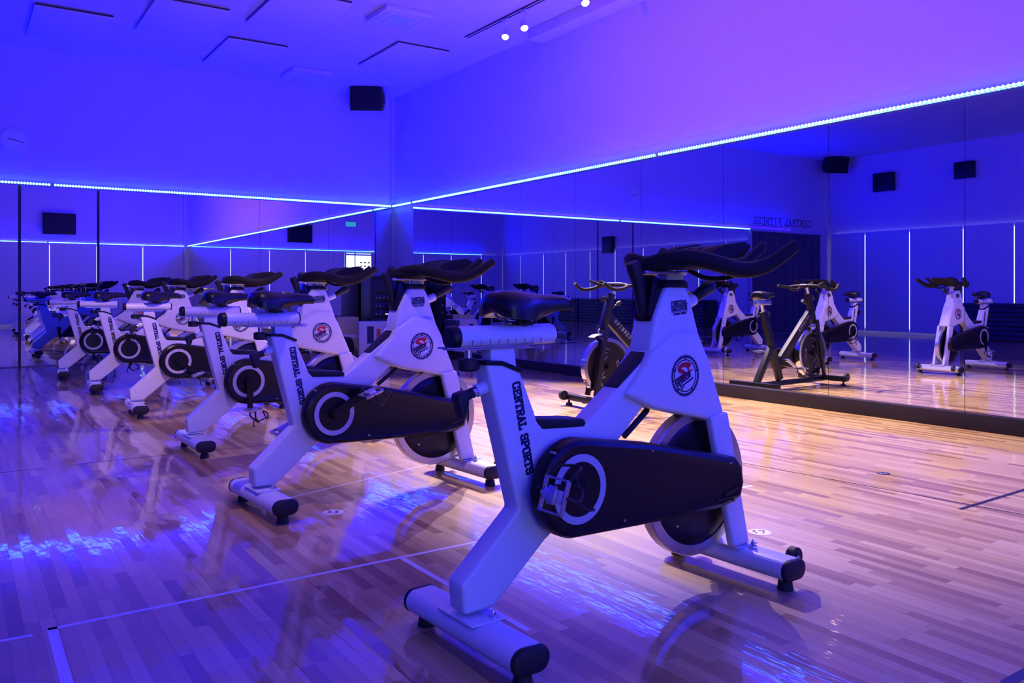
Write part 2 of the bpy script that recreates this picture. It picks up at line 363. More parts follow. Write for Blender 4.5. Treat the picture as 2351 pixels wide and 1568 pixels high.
# LED strips ---------------------------------------------------------
def led(axis, a, bb, fixed, label, inward):
    m = MB(); n = max(2, int((bb - a) / .035)); st = (bb - a) / n
    L = bb - a
    def P(t, off, z): return (t, fixed + inward * off, z) if axis == 'x' else (fixed + inward * off, t, z)
    e = empty('led_strip', P((a + bb) / 2, 0, ZL)); ex = Vector(e.location)
    hs = MB(); hs.box((0, 0, 0), (L, .018, .03) if axis == 'x' else (.018, L, .03)); hso = obj('channel', hs.mesh('led_channel', 'aluminium'), e, Vector(P((a + bb) / 2, .008, ZL)) - ex)
    m.box(Vector(P((a + bb) / 2, .020, ZL)) - ex, (L, .008, .016) if axis == 'x' else (.008, L, .016)); 
    obj('glowing_tape', m.mesh('led_tape', 'ledbase'), e)
    d = MB()
    for k in range(n):
        t = a + (k + .5) * st; c = Vector(P(t, .032, ZL)) - ex; r = .0172
        al = Vector((1, 0, 0)) if axis == 'x' else Vector((0, 1, 0)); ot = Vector((0, 1, 0)) if axis == 'x' else Vector((1, 0, 0))
        v = [d.bm.verts.new(c + q) for q in (al * r, -al * r, ot * .008, -ot * .008, Vector((0, 0, r)), Vector((0, 0, -r)))]
        for i_ in (0, 1):
            for j_ in (2, 3):
                for k_ in (4, 5): d.bm.faces.new([v[i_], v[j_], v[k_]])
    o = obj('diodes', d.mesh('led_diodes', 'led', 10), e); o['kind'] = 'stuff'
    return tag(e, label, 'led light', 'blue light strips above the mirrors')
led('y', -2.1, 6.29, XR, 'long glowing blue light strip above the right wall mirrors, nearer length', -1)
led('y', 6.33, 11.88, XR, 'glowing blue light strip above the right wall mirrors, farther length', -1)
led('y', 11.94, 12.62, XR, 'short glowing blue light strip beside the room corner', -1)
led('x', 1.09, 6.06, YL, 'glowing blue light strip over the far mirrors, reaching the corner', -1)
led('x', -4.3, 1.05, YL, 'glowing blue light strip over the far mirrors, below the clock', -1)
led('x', -4.9, 2.2, YB, 'blue light strip on the wall behind the camera, seen only mirrored, under the dark monitor', 1)
led('x', 2.24, 6.0, YB, 'blue light strip on the wall behind the camera, seen only mirrored, near the corner', 1)

# window walls (seen in the mirrors) ---------------------------------
xg = [6.06, 4.78, 3.5, 2.26, .82, -.22, -1.15, -2.3, -3.5, -4.85, -5.85]
n = 1
for i in range(len(xg) - 1):
    x1, x0 = xg[i], xg[i + 1]; c = (x0 + x1) / 2
    if i == 4: continue
    tag(box_obj('roller_blind', 'blind', (c, YB + .05, 1.24), (x1 - x0 - .022, .008, 2.36)), 'closed pale roller blind seen in the mirrors with daylight leaking beside it', 'window blind', 'roller blinds over the window walls')
b = MB(); b.box((0, 0, 0), (XR - XW - .5, .01, 2.22)); o = tag(obj('window_1', b.mesh('window_back_panes', 'day'), None, ((XR + XW) / 2 + .1, YB + .02, 1.24)), kind='structure')
yg = [12.6, 11.66, 10.55, 9.34, 8.3, 7.3, 5.95, 4.6, 3.3, 1.95, .6, -.9, -2.15]
b = MB(); b.box((0, 0, 0), (.01, YL - YB - .3, 2.22)); tag(obj('window_2', b.mesh('window_side_panes', 'day'), None, (XW + .02, (YL + YB) / 2, 1.24)), kind='structure')
for i in range(len(yg) - 1):
    y1, y0 = yg[i], yg[i + 1]; w_ = .03 if i in (0,) else .022
    tag(box_obj('roller_blind', 'blind', (XW + .05, (y0 + y1) / 2, 1.24), (.008, y1 - y0 - w_, 2.36)), 'closed pale roller blind seen in the mirrors with daylight leaking beside it', 'window blind', 'roller blinds over the window walls')
# open bay with the view of a building and window frame
e = empty('bay_window', (.3, YB + .05, 0)); tag(e, 'bright uncovered window bay with white frame, seen reflected beside the pier', 'window')
b = MB()
for x in (-.5, .5): b.box((x, 0, 1.24), (.05, .05, 2.34))
b.box((.14, 0, 1.24), (.035, .04, 2.3)); b.box((0, 0, 2.3), (1.0, .045, .05)); b.box((0, 0, .9), (1.0, .045, .05)); b.box((0, 0, .08), (1.0, .05, .12))
obj('frame', b.mesh('window_bay_frame', 'aluminium'), e)
b = MB()
for r_ in range(7):
    for c_ in range(3): b.box((-.4 + c_ * .15, .0, 1.25 + r_ * .13), (.07, .006, .05))
b.mi = 1; b.box((-.1, -.005, 1.0), (.8, .006, .14))
b2 = MB(); b2.box((0, -.018, 1.25), (.96, .004, 2.1)); obj('bright_pane', b2.mesh('bay_pane', 'daybay'), e)
obj('view_of_building', b.mesh('facade_view', ['tick', 'beige']), e, (0, -.012, 0))
# dark mats along the window wall
for i in range(7):
    y1 = 9.1 - i * 1.42
    e = tag(empty('mat_stack', (XW + .42, y1 - .7, 0)), 'low dark stack of folded exercise mats along the window wall, seen mirrored', 'exercise mats', 'mat stacks under the blinds')
    b = MB()
    for k in range(8): b.box((0, 0, .05 + k * .095), (.55, 1.36, .088), None, .012)
    obj('mats', b.mesh('mat_stack', 'cabinet'), e)
# curtained door with lettering on the far wall extension
e = empty('door_1', (-4.2, YL, 0)); e['kind'] = 'structure'
b = MB()
for k in range(28):
    x = -1.22 + k * .0904
    b.cyl((x, 0, .02), (x, 0, 2.38), .045, seg=8)
obj('curtain_folds', b.mesh('door_curtain', 'door'), e)
b = MB(); b.box((-1.30, -.01, 1.22), (.06, .06, 2.44)); b.box((1.30, -.01, 1.22), (.06, .06, 2.44)); b.box((0, -.01, 2.42), (2.6, .06, .05)); obj('door_frame', b.mesh('door_frame', 'wall'), e)
b = MB(); T = lambda u, v, n_: Vector((u, -n_, v))
text(b, 'CENTRAL FITNESS', T, 0, 0, .17, .16, 1.2)
tag(obj('wall_lettering', b.mesh('wall_letters', 'tick'), None, (-5.15, YL + .019, 2.56)), 'dark lettering on the wall above the curtained doorway, seen mirrored', 'sign')

# ceiling panels ------------------------------------------------------
def cpanel(x0, x1, y0, y1, label):
    e = tag(empty('ceiling_panel', ((x0 + x1) / 2, (y0 + y1) / 2, HC)), label, 'ceiling panel', 'square panels on the ceiling')
    b = MB(); b.box((0, 0, -.012), (x1 - x0 - .02, y1 - y0 - .02, .024)); obj('gap_shade', b.mesh('panel_gap_shade', 'gap'), e)  # dark slab paints the shade in the gap above the board
    b = MB(); b.box((0, 0, -.034), (x1 - x0, y1 - y0, .020), None, .002); obj('board', b.mesh('panel_board', 'panel'), e)
cpanel(.73, 1.55, 10.68, 12.0, 'flat square ceiling panel above the clock')
cpanel(1.82, 2.62, 9.68, 10.97, 'flat ceiling panel cut by the top edge, second from the left')
cpanel(2.87, 3.69, 8.66, 9.97, 'flat ceiling panel cut by the top edge, beside the air conditioner')
cpanel(2.87, 3.65, 10.7, 12.05, 'flat ceiling panel over the middle of the far wall')
cpanel(4.75, 5.52, 9.68, 10.97, 'flat ceiling panel above the corner loudspeaker')
def ac(x, y, label):
    e = tag(empty('air_conditioner', (x, y, HC)), label, 'air conditioner', 'ceiling cassettes')
    b = MB(); b.box((0, 0, -.03), (.6, .58, .06), None, .012); obj('housing', b.mesh('cassette_body', 'panel'), e)
    b = MB(); b.box((0, 0, -.062), (.3, .3, .008)); 
    for q in (-.24, .24): b.box((q, 0, -.062), (.03, .42, .006)); b.box((0, q, -.062), (.42, .03, .006))
    obj('grille', b.mesh('cassette_grille', 'silver'), e)
ac(4.33, 8.8, 'square ceiling air conditioner near the spot lights'); ac(4.33, 11.9, 'square ceiling air conditioner close to the far wall')
# track and spots
def spotlamp(loc, tgt, power, label, group, col, ang, blend=.45):
    loc = Vector(loc); d = (Vector(tgt) - loc).normalized(); q = d.to_track_quat('-Z', 'Y').to_matrix().to_4x4()
    e = tag(empty('spot_light', (loc.x, loc.y, HC - .03)), label, 'spot light', group)
    z = loc.z - (HC - .03)
    b = MB(); b.box((0, 0, -.012), (.035, .11, .024)); b.cyl((0, 0, -.02), (0, 0, z + .04), .007, seg=8); obj('bracket', b.mesh('spot_bracket', 'panel'), e)
    b = MB(); b.tube([(0, 0, .10), (0, 0, .095), (0, 0, .0), (0, 0, -.02)], [.02, .036, .042, .044], 20, True); 
    o = obj('lamp_head', b.mesh('spot_head', 'panel'), e, (0, 0, z)); o.rotation_euler = q.to_euler()
    b = MB(); b.tube([(0, 0, -.0205), (0, 0, -.034), (0, 0, -.042)], [.040, .034, .012], 20, True)
    o = obj('lens', b.mesh('spot_lens', 'bulb'), e, (0, 0, z)); o.rotation_euler = q.to_euler()
    spot('spot_beam', loc + d * .07, tgt, power, col, ang, blend)
for i, (p, t, pw) in enumerate(SP):
    spotlamp(p, t, pw, ['glowing track spot nearest the far corner', 'second glowing track spot from the far corner', 'glowing track spot cut by the top edge of the picture',
                        'glowing track spot seen only as a glint in the mirrors', 'glowing track spot over the near end of the mirror wall'][i], 'spots on the right hand track', WARM, 58)
for i, (p, t, pw, col_, an_) in enumerate(SP2):
    spotlamp(p, t, pw, ['glowing spot on the middle track washing the far end of the mirror wall', 'glowing spot on the middle track washing the upper right wall', 'glowing spot off the middle track aimed at the far bikes', 'added glowing spot lightening the middle of the floor'][i], 'spots on the middle track', col_, an_, .9)
for x, y0, y1, lb in ((5.4, -.5, 9.05, 'thin dark lighting track on the ceiling beside the right wall'), (1.5, .8, 8.2, 'thin lighting track along the middle of the ceiling')):
    b = MB(); b.box((-.022, 0, -.008), (.012, y1 - y0, .016)); b.box((.022, 0, -.008), (.012, y1 - y0, .016)); b.mi = 1; b.box((0, 0, -.004), (.03, y1 - y0, .008))
    tag(obj('lighting_track', b.mesh('track', ['gap', 'panel']), None, (x, (y0 + y1) / 2, HC)), lb, 'lighting track')

# loudspeakers
def speaker(loc, rz, tilt, label, sc=1):
    e = tag(empty('loudspeaker', loc, rz), label, 'loudspeaker', 'wall loudspeakers')
    b = MB(); w_, h, d = .27, .185, .15
    b.prism([(-w_, -h), (w_ * .86, -h), (w_, -h * .35), (w_, h * .35), (w_ * .86, h), (-w_, h)], -d, d * .8, .012)
    o = obj('cabinet', b.mesh('speaker_cabinet', 'black'), e); o.rotation_euler = (tilt, 0, 0); o.scale = (sc,) * 3
    b = MB(); b.prism([(-w_ + .02, -h + .02), (w_ * .84, -h + .02), (w_ * .84, h - .02), (-w_ + .02, h - .02)], -d - .008, -d + .01, .004)
    o = obj('grille', b.mesh('speaker_grille', 'foam'), e); o.rotation_euler = (tilt, 0, 0); o.scale = (sc,) * 3
    b = MB(); b.cyl((0, d * .5, 0), (0, .34, .0), .018, seg=12); b.box((0, .345, 0), (.12, .01, .16)); obj('bracket', b.mesh('speaker_bracket', 'black'), e)
speaker((5.47, 12.24, 4.08), R(-30), R(12), 'black loudspeaker hung high in the room corner')
speaker((-5.45, 12.2, 4.06), R(30), R(12), 'black loudspeaker high in the opposite corner, seen in the right mirrors')
def speaker_flat(loc, d, label):
    b = MB(); b.box((0, 0, 0), d, None, .01); tag(obj('wall_speaker', b.mesh('wall_speaker', 'black'), None, loc), label, 'loudspeaker', 'square dark boxes on the window wall')
speaker_flat((XW + .08, 11.16, 3.56), (.12, .5, .43), 'square dark box high on the window wall, mirrored, nearer the doorway')
speaker_flat((XW + .07, 9.30, 3.62), (.10, .42, .36), 'square dark box high on the window wall, mirrored at the right')
speaker_flat((XW + .09, 4.3, 2.55), (.14, .5, .55), 'square dark box lower on the window wall, mirrored left of the front handlebar')
e = tag(empty('monitor', (2.5, YB + .2, 2.97)), 'dark flat monitor above the rear light strip, mirrored at the far left', 'monitor')
b = MB(); b.box((0, 0, 0), (.86, .05, .62), None, .008); obj('casing', b.mesh('monitor_case', 'black'), e)
b = MB(); b.box((0, .028, 0), (.80, .004, .56)); obj('screen', b.mesh('monitor_screen', 'satin'), e)
b = MB(); b.box((0, -.1, 0), (.2, .16, .2)); obj('bracket', b.mesh('monitor_bracket', 'black'), e)
# clock
e = tag(empty('wall_clock', (.64, YL + .02, 2.99)), 'round pale wall clock above the far mirrors', 'clock')
b = MB(); b.cyl((0, 0, 0), (0, -.03, 0), .165, seg=48); obj('casing', b.mesh('clock_case', 'case'), e)
b = MB(); b.cyl((0, -.030, 0), (0, -.032, 0), .150, seg=48); obj('face', b.mesh('clock_face', 'clock'), e)
b = MB(); T = lambda u, v, n_: Vector((u, -.0325 - n_, v))
b.stroke([(-.02, .005), (.10, -.03)], .009, T); b.stroke([(.01, 0), (-.075, .012)], .010, T); obj('hands', b.mesh('clock_hands', 'tick'), e)
b = MB()
for k in range(12):
    a = k * PI / 6; b.stroke([(math.cos(a) * .125, math.sin(a) * .125), (math.cos(a) * .138, math.sin(a) * .138)], .006, T)
obj('hour_marks', b.mesh('clock_marks', 'grey'), e)
b = MB(); b.box((0, 0, 0), (.03, .05, .15), None, .004); tag(obj('thermostat', b.mesh('thermostat', 'grey'), None, (XR, 12.34, 3.66)), 'small dark control box on the upper wall right of the corner', 'wall sensor')
# exit sign on the back wall (a glint in the mirrors)
e = tag(empty('exit_sign', (.6, YB + .03, 3.38)), 'small lit cyan sign on the wall behind the camera, seen mirrored', 'sign')
b = MB(); b.box((0, 0, 0), (.42, .06, .2), None, .004); obj('housing', b.mesh('sign_box', 'case'), e)
b = MB(); b.box((0, .032, 0), (.38, .004, .16)); obj('lit_face', b.mesh('sign_face', 'exit'), e)
# floor markings ------------------------------------------------------
def fline(p0, p1, wd, m, label, grp):
    p0, p1 = Vector((*p0, 0)), Vector((*p1, 0)); d = p1 - p0; a = math.atan2(d.y, d.x)
    b = MB(); b.box((0, 0, .0004), (d.length, wd, .0008))
    o = obj('floor_line', b.mesh('floor_line', m), None, ((p0.x + p1.x) / 2, (p0.y + p1.y) / 2, 0), (0, 0, a)); tag(o, label, 'floor marking', grp)
W_, K_ = 'white lines taped on the wood floor', 'thin dark lines on the wood floor'
fline((.225, 2.79), (3.4, 2.83), .018, 'line_w', 'long white tape line crossing the floor behind the front bike', W_)
fline((-3, 2.92), (.185, 2.77), .016, 'line_w', 'white tape line entering at the left edge', W_)
fline((.236, 2.80), (.232, 1.2), .028, 'line_w', 'wide white tape line running off the bottom left', W_)
fline((1.386, 2.80), (1.40, 1.99), .022, 'line_w', 'white tape line passing beneath the rear foot of the front bike', W_)
fline((1.29, 3.90), (2.5, 4.30), .008, 'line_w', 'thin white line running under the second bike', W_)
fline((-4, 5.45), (.417, 5.348), .012, 'line_k', 'thin dark line ending short at the left of the floor', K_)
fline((.57, 5.369), (4.5, 5.30), .010, 'line_k', 'thin dark line crossing under the third bike', K_)
fline((3.80, 3.25), (4.03, 1.2), .009, 'line_k', 'long thin dark line on the right of the floor', K_)
fline((3.82, 1.99), (5.6, 2.03), .022, 'line_k', 'bold dark line at the right edge of the floor', K_)
fline((2.22, 1.04), (3.5, 1.06), .03, 'line_k', 'bold dark line in the bottom right corner of the picture', K_)
def sticker(x, y, r, dark, txt, label):
    e = tag(empty('floor_sticker', (x, y, 0), R(-34)), label, 'sticker', 'round spot numbers on the floor')
    b = MB(); b.cyl((0, 0, 0), (0, 0, .001), r, seg=32); obj('disc', b.mesh('sticker_disc', 'line_k' if dark else 'line_w'), e)
    b = MB(); T = lambda u, v, n_: Vector((u, v, .001 + n_)); text(b, txt, T, -r * .72, -r * .42, r * .85, .26, 1.1)
    obj('digits', b.mesh('sticker_digits', 'grey' if dark else 'tick'), e)
sticker(1.416, 3.55, .046, 0, '33', 'white round floor sticker between the first two bikes')
sticker(2.768, 2.265, .046, 0, '17', 'white round floor sticker behind the front foot of the nearest bike')
sticker(2.60, 2.75, .040, 0, '5', 'white round floor sticker half hidden behind the nearest fork')
sticker(4.224, 2.617, .036, 1, '31', 'dark round floor sticker on the open floor at the right')

# ================================================================== white studio bike
NS = {}
def bike_meshes():
    w = NS
    # main frame: rear leg, seat tube, cross beam, main tube
    b = MB()
    b.prism([(-.028, .122), (-.036, .205), (.158, .378), (.045, .800), (.100, .796), (.165, .770), (.215, .655), (.228, .622), (.25, .604), (.412, .596), (.672, .784), (.78, .86), (.80, .74), (.656, .622), (.55, .53), (.44, .42), (.36, .33), (.262, .280), (.072, .122)], -.038, .038, .013, 3)
    w['frame'] = b.mesh('bike_frame', 'white', 50)
    # head fairing (swollen triangular shell + neck)
    b = MB()
    def shell(poly, hw, cx, cz, inset):
        b.prism(poly, -hw, hw, inset, 3)
    shell([(.690, .860), (.702, .908), (.742, .985), (.762, 1.018), (.852, 1.018), (.872, .985), (.928, .830), (.90, .74), (.80, .74), (.68, .80)], .052, 0, 0, .016)
    shell([(.563, .676), (.655, .768), (.682, .812), (.78, .872), (.900, .868), (.950, .778), (1.036, .578), (.975, .556), (.83, .590), (.686, .622)], .066, 0, 0, .020)
    w['head'] = b.mesh('bike_head_fairing', 'white', 60)
    for s, nm in ((-1, 'fork_r'), (1, 'fork_l')):
        b = MB(); b.prism([(.945, .575), (1.036, .585), (1.155, .112), (1.066, .112)], s * .062 - .016, s * .062 + .016, .010, 3); w[nm] = b.mesh(nm, 'white', 50)
    def bar(yl, sh, rw=.058, z0=.038, z1=.106):
        b = MB(); r = (z1 - z0) / 2; zc = (z0 + z1) / 2; rings = []
        pts = []
        for k in range(24):
            a = 2 * PI * k / 24 + PI / 2; cx = (rw - r) * (1 if math.cos(a) > 0 else -1)
            pts.append((cx + r * math.cos(a), zc + r * math.sin(a)))
        b.loft([[(p[0], y, p[1]) for p in pts] for y in (-yl, yl)]); return b, pts
    b, pts = bar(.262, 0); w['rear_foot'] = b.mesh('bike_rear_foot', 'white')
    b, pts = bar(.262, 0); b.ring((0, .072), .0001, .00005, 0, .001, 3); w['front_foot'] = b.mesh('bike_front_foot', 'white')
    b = MB(); b.loft([[(p[0] * f, y, .072 + (p[1] - .072) * f) for p in pts] for y, f in ((-.004, 1.0), (.006, 1.03), (.013, .97), (.016, .85))]); w['cap'] = b.mesh('bike_foot_cap', 'rubber')
    b = MB(); b.cyl((0, 0, 0), (0, 0, .006), .027, .027, 20); b.cyl((0, 0, .006), (0, 0, .028), .026, .023, 20); b.cyl((0, 0, .025), (0, 0, .045), .010, seg=10); w['level'] = b.mesh('bike_level_foot', 'rubber')
    b = MB(); b.cyl((0, -.012, 0), (0, .012, 0), .034, seg=28); b.cyl((0, -.013, 0), (0, -.016, 0), .012, seg=12); b.mi = 1; b.box((-.03, 0, .0), (.05, .03, .012), None, .003); b.cyl((0, -.018, 0), (0, .018, 0), .008, seg=10); w['wheel'] = b.mesh('bike_transport_wheel', ['rubber', 'silver'])
    b = MB(); b.box((0, 0, 0), (.11, .17, .006), None, .002); w['plate'] = b.mesh('bike_mount_plate', 'white')
    b = MB(); b.cyl((0, 0, 0), (0, 0, .004), .014, seg=16); b.cyl((0, 0, .004), (0, 0, .016), .008, seg=6); b.cyl((0, 0, .016), (0, 0, .024), .004, seg=8); w['bolt'] = b.mesh('bike_bolt', 'chrome')
    # seat post and collar
    b = MB(); b.prism([(.078, .74), (.066, .852), (.150, .852), (.166, .75)], -.024, .024, .006); w['post'] = b.mesh('bike_seat_post', 'white')
    b = MB(); b.prism([(.040, .797), (.040, .809), (.100, .806), (.170, .779), (.168, .767), (.100, .793)], -.041, .041, .003); w['collar'] = b.mesh('bike_collar', 'black')
    b = MB()
    prof = [(math.cos(a), math.sin(a)) for a in [2 * PI * k / 28 for k in range(28)]]
    rings = []
    for s_ in (-.036, -.034, .300, .302):
        k = .97 if s_ in (-.036, .302) else 1
        rings.append([(s_, .036 * k * p[0], .873 + max(-.026, .032 * p[1]) * k) for p in prof])
    b.loft(rings); w['slider'] = b.mesh('bike_seat_slider', 'white')
    for nm_, lst in (('slcap1', ((-.056, .86), (-.050, 1.0), (-.034, 1.04))), ('slcap2', ((.301, 1.0), (.307, .96), (.310, .8)))):
        b = MB(); b.loft([[(s_, .036 * k * p[0], .873 + max(-.028, .033 * p[1]) * k) for p in prof] for s_, k in lst]); w[nm_] = b.mesh('bike_slider_cap', 'black')
    b = MB(); b.box((.075, 0, .846), (.30, .052, .004)); b.box((.075, 0, .841), (.26, .060, .004)); b.box((.19, 0, .838), (.06, .064, .003)); w['rail'] = b.mesh('bike_slider_plate', 'steel')
    b = MB(); T = lambda u, v, n_: Vector((u, -.0355 - n_, v))
    for k in range(9):
        u = .0 + k * .030; b.stroke([(u, .852), (u, .858)], .0012, T)
        text(b, str(k), T, u - .0025, .8595, .0065, .2)
    w['ruler'] = b.mesh('bike_ruler', 'tick')
    b = MB(); b.mi = 0; b.cyl((.010, 0, .843), (.010, 0, .812), .011, seg=16); b.mi = 1
    for k in range(5): pass
    b.tube([(.010, 0, .815), (.010, 0, .811), (.010, 0, .786), (.010, 0, .780)], [.022, .031, .031, .024], 10); w['knob'] = b.mesh('bike_slide_knob', ['steel', 'rubber'])
    b = MB(); b.mi = 0; b.cyl((.085, 0, .738), (.034, 0, .722), .020, .018, 16); b.mi = 1; b.cyl((.034, 0, .722), (.022, 0, .718), .016, seg=16); b.mi = 2
    b.tube([(.024, 0, .719), (.0, 0, .711), (-.012, 0, .707)], [.013, .016, .017], 14)
    b.prism([(-.002, .728), (-.034, .720), (-.036, .706), (-.022, .655), (-.012, .650), (.002, .690)], -.019, .019, .006)
    w['lever'] = b.mesh('bike_height_lever', ['white', 'chrome', 'rubber'])
    # saddle
    b = MB(); rings = []
    # s, half width, top z, skirt depth
    sec = [(.084, .034, .980, .030), (.090, .066, .994, .062), (.110, .084, 1.004, .078), (.145, .086, 1.007, .084), (.185, .074, 1.004, .086), (.220, .056, 1.000, .080), (.255, .040, .996, .064), (.300, .030, .992, .046), (.345, .025, .988, .038), (.376, .020, .980, .030), (.386, .011, .970, .012)]
    for s_, hw, zt, dp in sec:
        r = []
        for k in range(20):
            a = PI * k / 19 - PI / 2          # -90..90 : from -y skirt over the top to +y skirt
            y = hw * math.sin(a); c_ = max(0, math.cos(a))
            z = zt - dp * (1 - c_ ** .55) - (.006 * math.exp(-(y / .015) ** 2) if .1 < s_ < .3 else 0)
            r.append((s_, y, z))
        for k in range(20):                    # underside
            a = PI / 2 - PI * k / 19
            y = hw * .84 * math.sin(a); z = zt - dp * .62 - .012 - .004 * max(0, math.cos(a)); r.append((s_ + .003, y, z - (dp * .25) * (abs(math.sin(a))) ** 2))
        rings.append(r)
    b.loft(rings); w['saddle'] = b.mesh('bike_saddle', 'leather', 70)
    b = MB()
    for s in (-1, 1):
        b.tube(smooth_path([(.115, s * .030, .955), (.125, s * .022, .926), (.16, s * .018, .918), (.23, s * .018, .920), (.29, s * .012, .945), (.33, s * .008, .965)], 4), .0042, 8)
    w['rails'] = b.mesh('bike_saddle_rails', 'chrome')
    b = MB(); b.box((.185, 0, .922), (.05, .062, .03), None, .006); b.cyl((.185, -.04, .918), (.185, .04, .918), .009, seg=12); b.cyl((.190, 0, .925), (.195, 0, .898), .018, .020, 16); b.box((.20, 0, .908), (.06, .034, .012), None, .004); w['clamp'] = b.mesh('bike_saddle_clamp', 'black')
    # chain guard
    cx, cz, r = .320, .430, .144
    def outline(g):
        pts = []
        for k in range(22):
            a = R(82 + k * (262 - 82) / 21); pts.append((cx + (r - g) * math.cos(a), cz + (r - g) * math.sin(a)))
        pts += [(.62, .276 + g), (.96, .271 + g), (1.03 - g, .280 + g), (1.068 - g, .298 + g * .5), (1.082 - g, .345), (1.072 - g, .400 - g * .5), (1.045 - g, .432 - g), (1.0 - g, .444 - g), (.62, .528 - g)]
        return pts
    b = MB(); y0 = -.066
    layers = [(y0, 0), (-.098, 0), (-.110, .006), (-.116, .018), (-.114, .026)]
    b.loft([[(p[0], y, p[1]) for p in outline(g)] for y, g in layers])
    b.ring((cx, cz), .079, .0775, -.1165, -.1135, 48)
    b.box((1.005, -.1175, .325), (.075, .003, .010), Matrix.Rotation(R(-12), 3, 'Y')); b.box((.985, -.1175, .305), (.11, .003, .006))
    w['guard'] = b.mesh('bike_chain_guard', 'satin', 30)
    b = MB(); b.ring((cx, cz), .101, .079, -.1172, -.1150, 64); w['ring'] = b.mesh('bike_guard_ring', 'ring')
    b = MB(); b.cyl((cx, -.113, cz), (cx, -.1162, cz), .0775, seg=48); b.cyl((cx, -.112, cz), (cx, -.128, cz), .028, .024, 24); w['hubcap'] = b.mesh('bike_guard_disc', 'satin')
    # screws on the guard
    b = MB()
    for s_, z in ((.225, .545), (.62, .505), (1.0, .42), (1.02, .29), (.5, .31)): b.cyl((s_, -.098, z), (s_, -.118, z), .004, seg=8)
    w['screws'] = b.mesh('bike_guard_screws', 'steel')
    # crank arm, built about the bottom bracket, along +x, on the right side
    for s, nm in ((-1, 'crank_r'), (1, 'crank_l')):
        b = MB(); yo = s * .138 if s < 0 else .085
        b.loft([[(x, yo + dy, dz * wdt) for dy, dz in ((-.008, -1), (.008, -1), (.008, 1), (-.008, 1))] for x, wdt in ((-.022, .014), (-.014, .021), (0, .024), (.05, .020), (.15, .016), (.172, .016), (.186, .010))])
        b.cyl((0, s * .05, 0), (0, yo + s * .010, 0), .016, seg=16); b.cyl((.17, yo, 0), (.17, yo + s * .012, 0), .010, seg=12)
        w[nm] = b.mesh(nm, 'satin', 40)
        b = MB(); c = yo + s * .062
        b.mi = 0; b.box((0, c, 0), (.034, .075, .018), None, .005); b.cyl((0, yo + s * .010, 0), (0, c + s * .03, 0), .009, seg=12)
        b.mi = 1
        for q in (-.045, .045): b.box((q, c, 0), (.006, .095, .016), None, .002)
        for q in (-.045, .045): b.box((0, c + q, 0), (.094, .005, .014), None, .002)
        b.box((0.0, c, .010), (.05, .03, .006), None, .002); b.box((0, c, -.012), (.026, .05, .006), None, .002)
        b.mi = 2
        b.tube(smooth_path([(.045, c - .046, -.004), (.075, c - .046, -.02), (.088, c - .02, -.055), (.088, c + .02, -.055), (.075, c + .046, -.02), (.045, c + .046, -.004)], 4), .0045, 6)
        b.tube(smooth_path([(.0, c - .048, -.006), (.0, c - .052, -.045), (.03, c - .02, -.075), (.03, c + .02, -.075), (.0, c + .052, -.045), (.0, c + .048, -.006)], 4), .0055, 6)
        b.tube([(.03, c - .01, -.075), (.06, c, -.065), (.088, c, -.055)], .004, 6); b.tube(smooth_path([(.0, c + s * .052, -.04), (-.015, c + s * .056, -.07), (-.01, c + s * .058, -.10)], 4), .004, 6)
        w[nm.replace('crank', 'pedal')] = b.mesh(nm.replace('crank', 'pedal'), ['silver', 'steel', 'rubber'], 40)
    # flywheel
    fx, fz, fr = .942, .345, .248
    b = MB()
    segs = 72; prof = [(fr - .004, -.022), (fr, -.018), (fr, .018), (fr - .004, .022), (fr - .036, .022), (fr - .038, .014), (fr - .038, -.014), (fr - .036, -.022)]
    b.loft([[(fx + rr * math.cos(2 * PI * k / segs), y, fz + rr * math.sin(2 * PI * k / segs)) for rr, y in prof] for k in range(segs)], False)
    bm = b.bm; bm.verts.ensure_lookup_table(); npf = len(prof); L = [[bm.verts[(segs - 1) * npf + q] for q in range(npf)], [bm.verts[q] for q in range(npf)]]
    for q in range(npf): bm.faces.new([L[0][q], L[0][(q + 1) % npf], L[1][(q + 1) % npf], L[1][q]])
    w['wheelrim'] = b.mesh('bike_flywheel', 'steel')
    b = MB(); R1 = fr - .034
    b.loft([[(fx + rr * math.cos(2 * PI * k / segs), y, fz + rr * math.sin(2 * PI * k / segs)) for k in range(segs)] for rr, y in ((R1, -.016), (R1 - .010, -.022), (R1 - .05, -.026), (.03, -.028), (.03, .028), (R1 - .05, .026), (R1 - .010, .022), (R1, .016))])
    b.cyl((fx, -.06, fz), (fx, .06, fz), .016, seg=16)
    w['wheeldisc'] = b.mesh('bike_flywheel_disc', 'satin', 30)
    b = MB()
    for k in range(4): a = R(50 + 90 * k); b.cyl((fx + .17 * math.cos(a), -.024, fz + .17 * math.sin(a)), (fx + .17 * math.cos(a), -.029, fz + .17 * math.sin(a)), .004, seg=8)
    w['wheelbolts'] = b.mesh('bike_flywheel_bolts', 'chrome')
    # handlebar ------------------------------------------------------
    b = MB()
    for s in (-1, 1):
        pts = smooth_path([(.715, s * .0, 1.090), (.730, s * .070, 1.104), (.780, s * .135, 1.107), (.850, s * .185, 1.088), (.930, s * .213, 1.070), (1.000, s * .245, 1.080), (1.060, s * .270, 1.113), (1.118, s * .288, 1.154)], 6)
        n = len(pts); rad = [.021 + .007 * math.sin(PI * min(1, i / n * 1.1)) for i in range(n)]; rad[-1] = .016
        b.tube(pts, rad, 16); b.tube([pts[-1], pts[-1] + (pts[-1] - pts[-2]).normalized() * .006], [.015, .004], 12)
        pts = smooth_path([(.82, s * .125, 1.098), (.92, s * .140, 1.092), (1.02, s * .146, 1.098), (1.09, s * .146, 1.128), (1.145, s * .145, 1.162)], 5)
        b.tube(pts, [.017] * (len(pts) - 1) + [.011], 14)
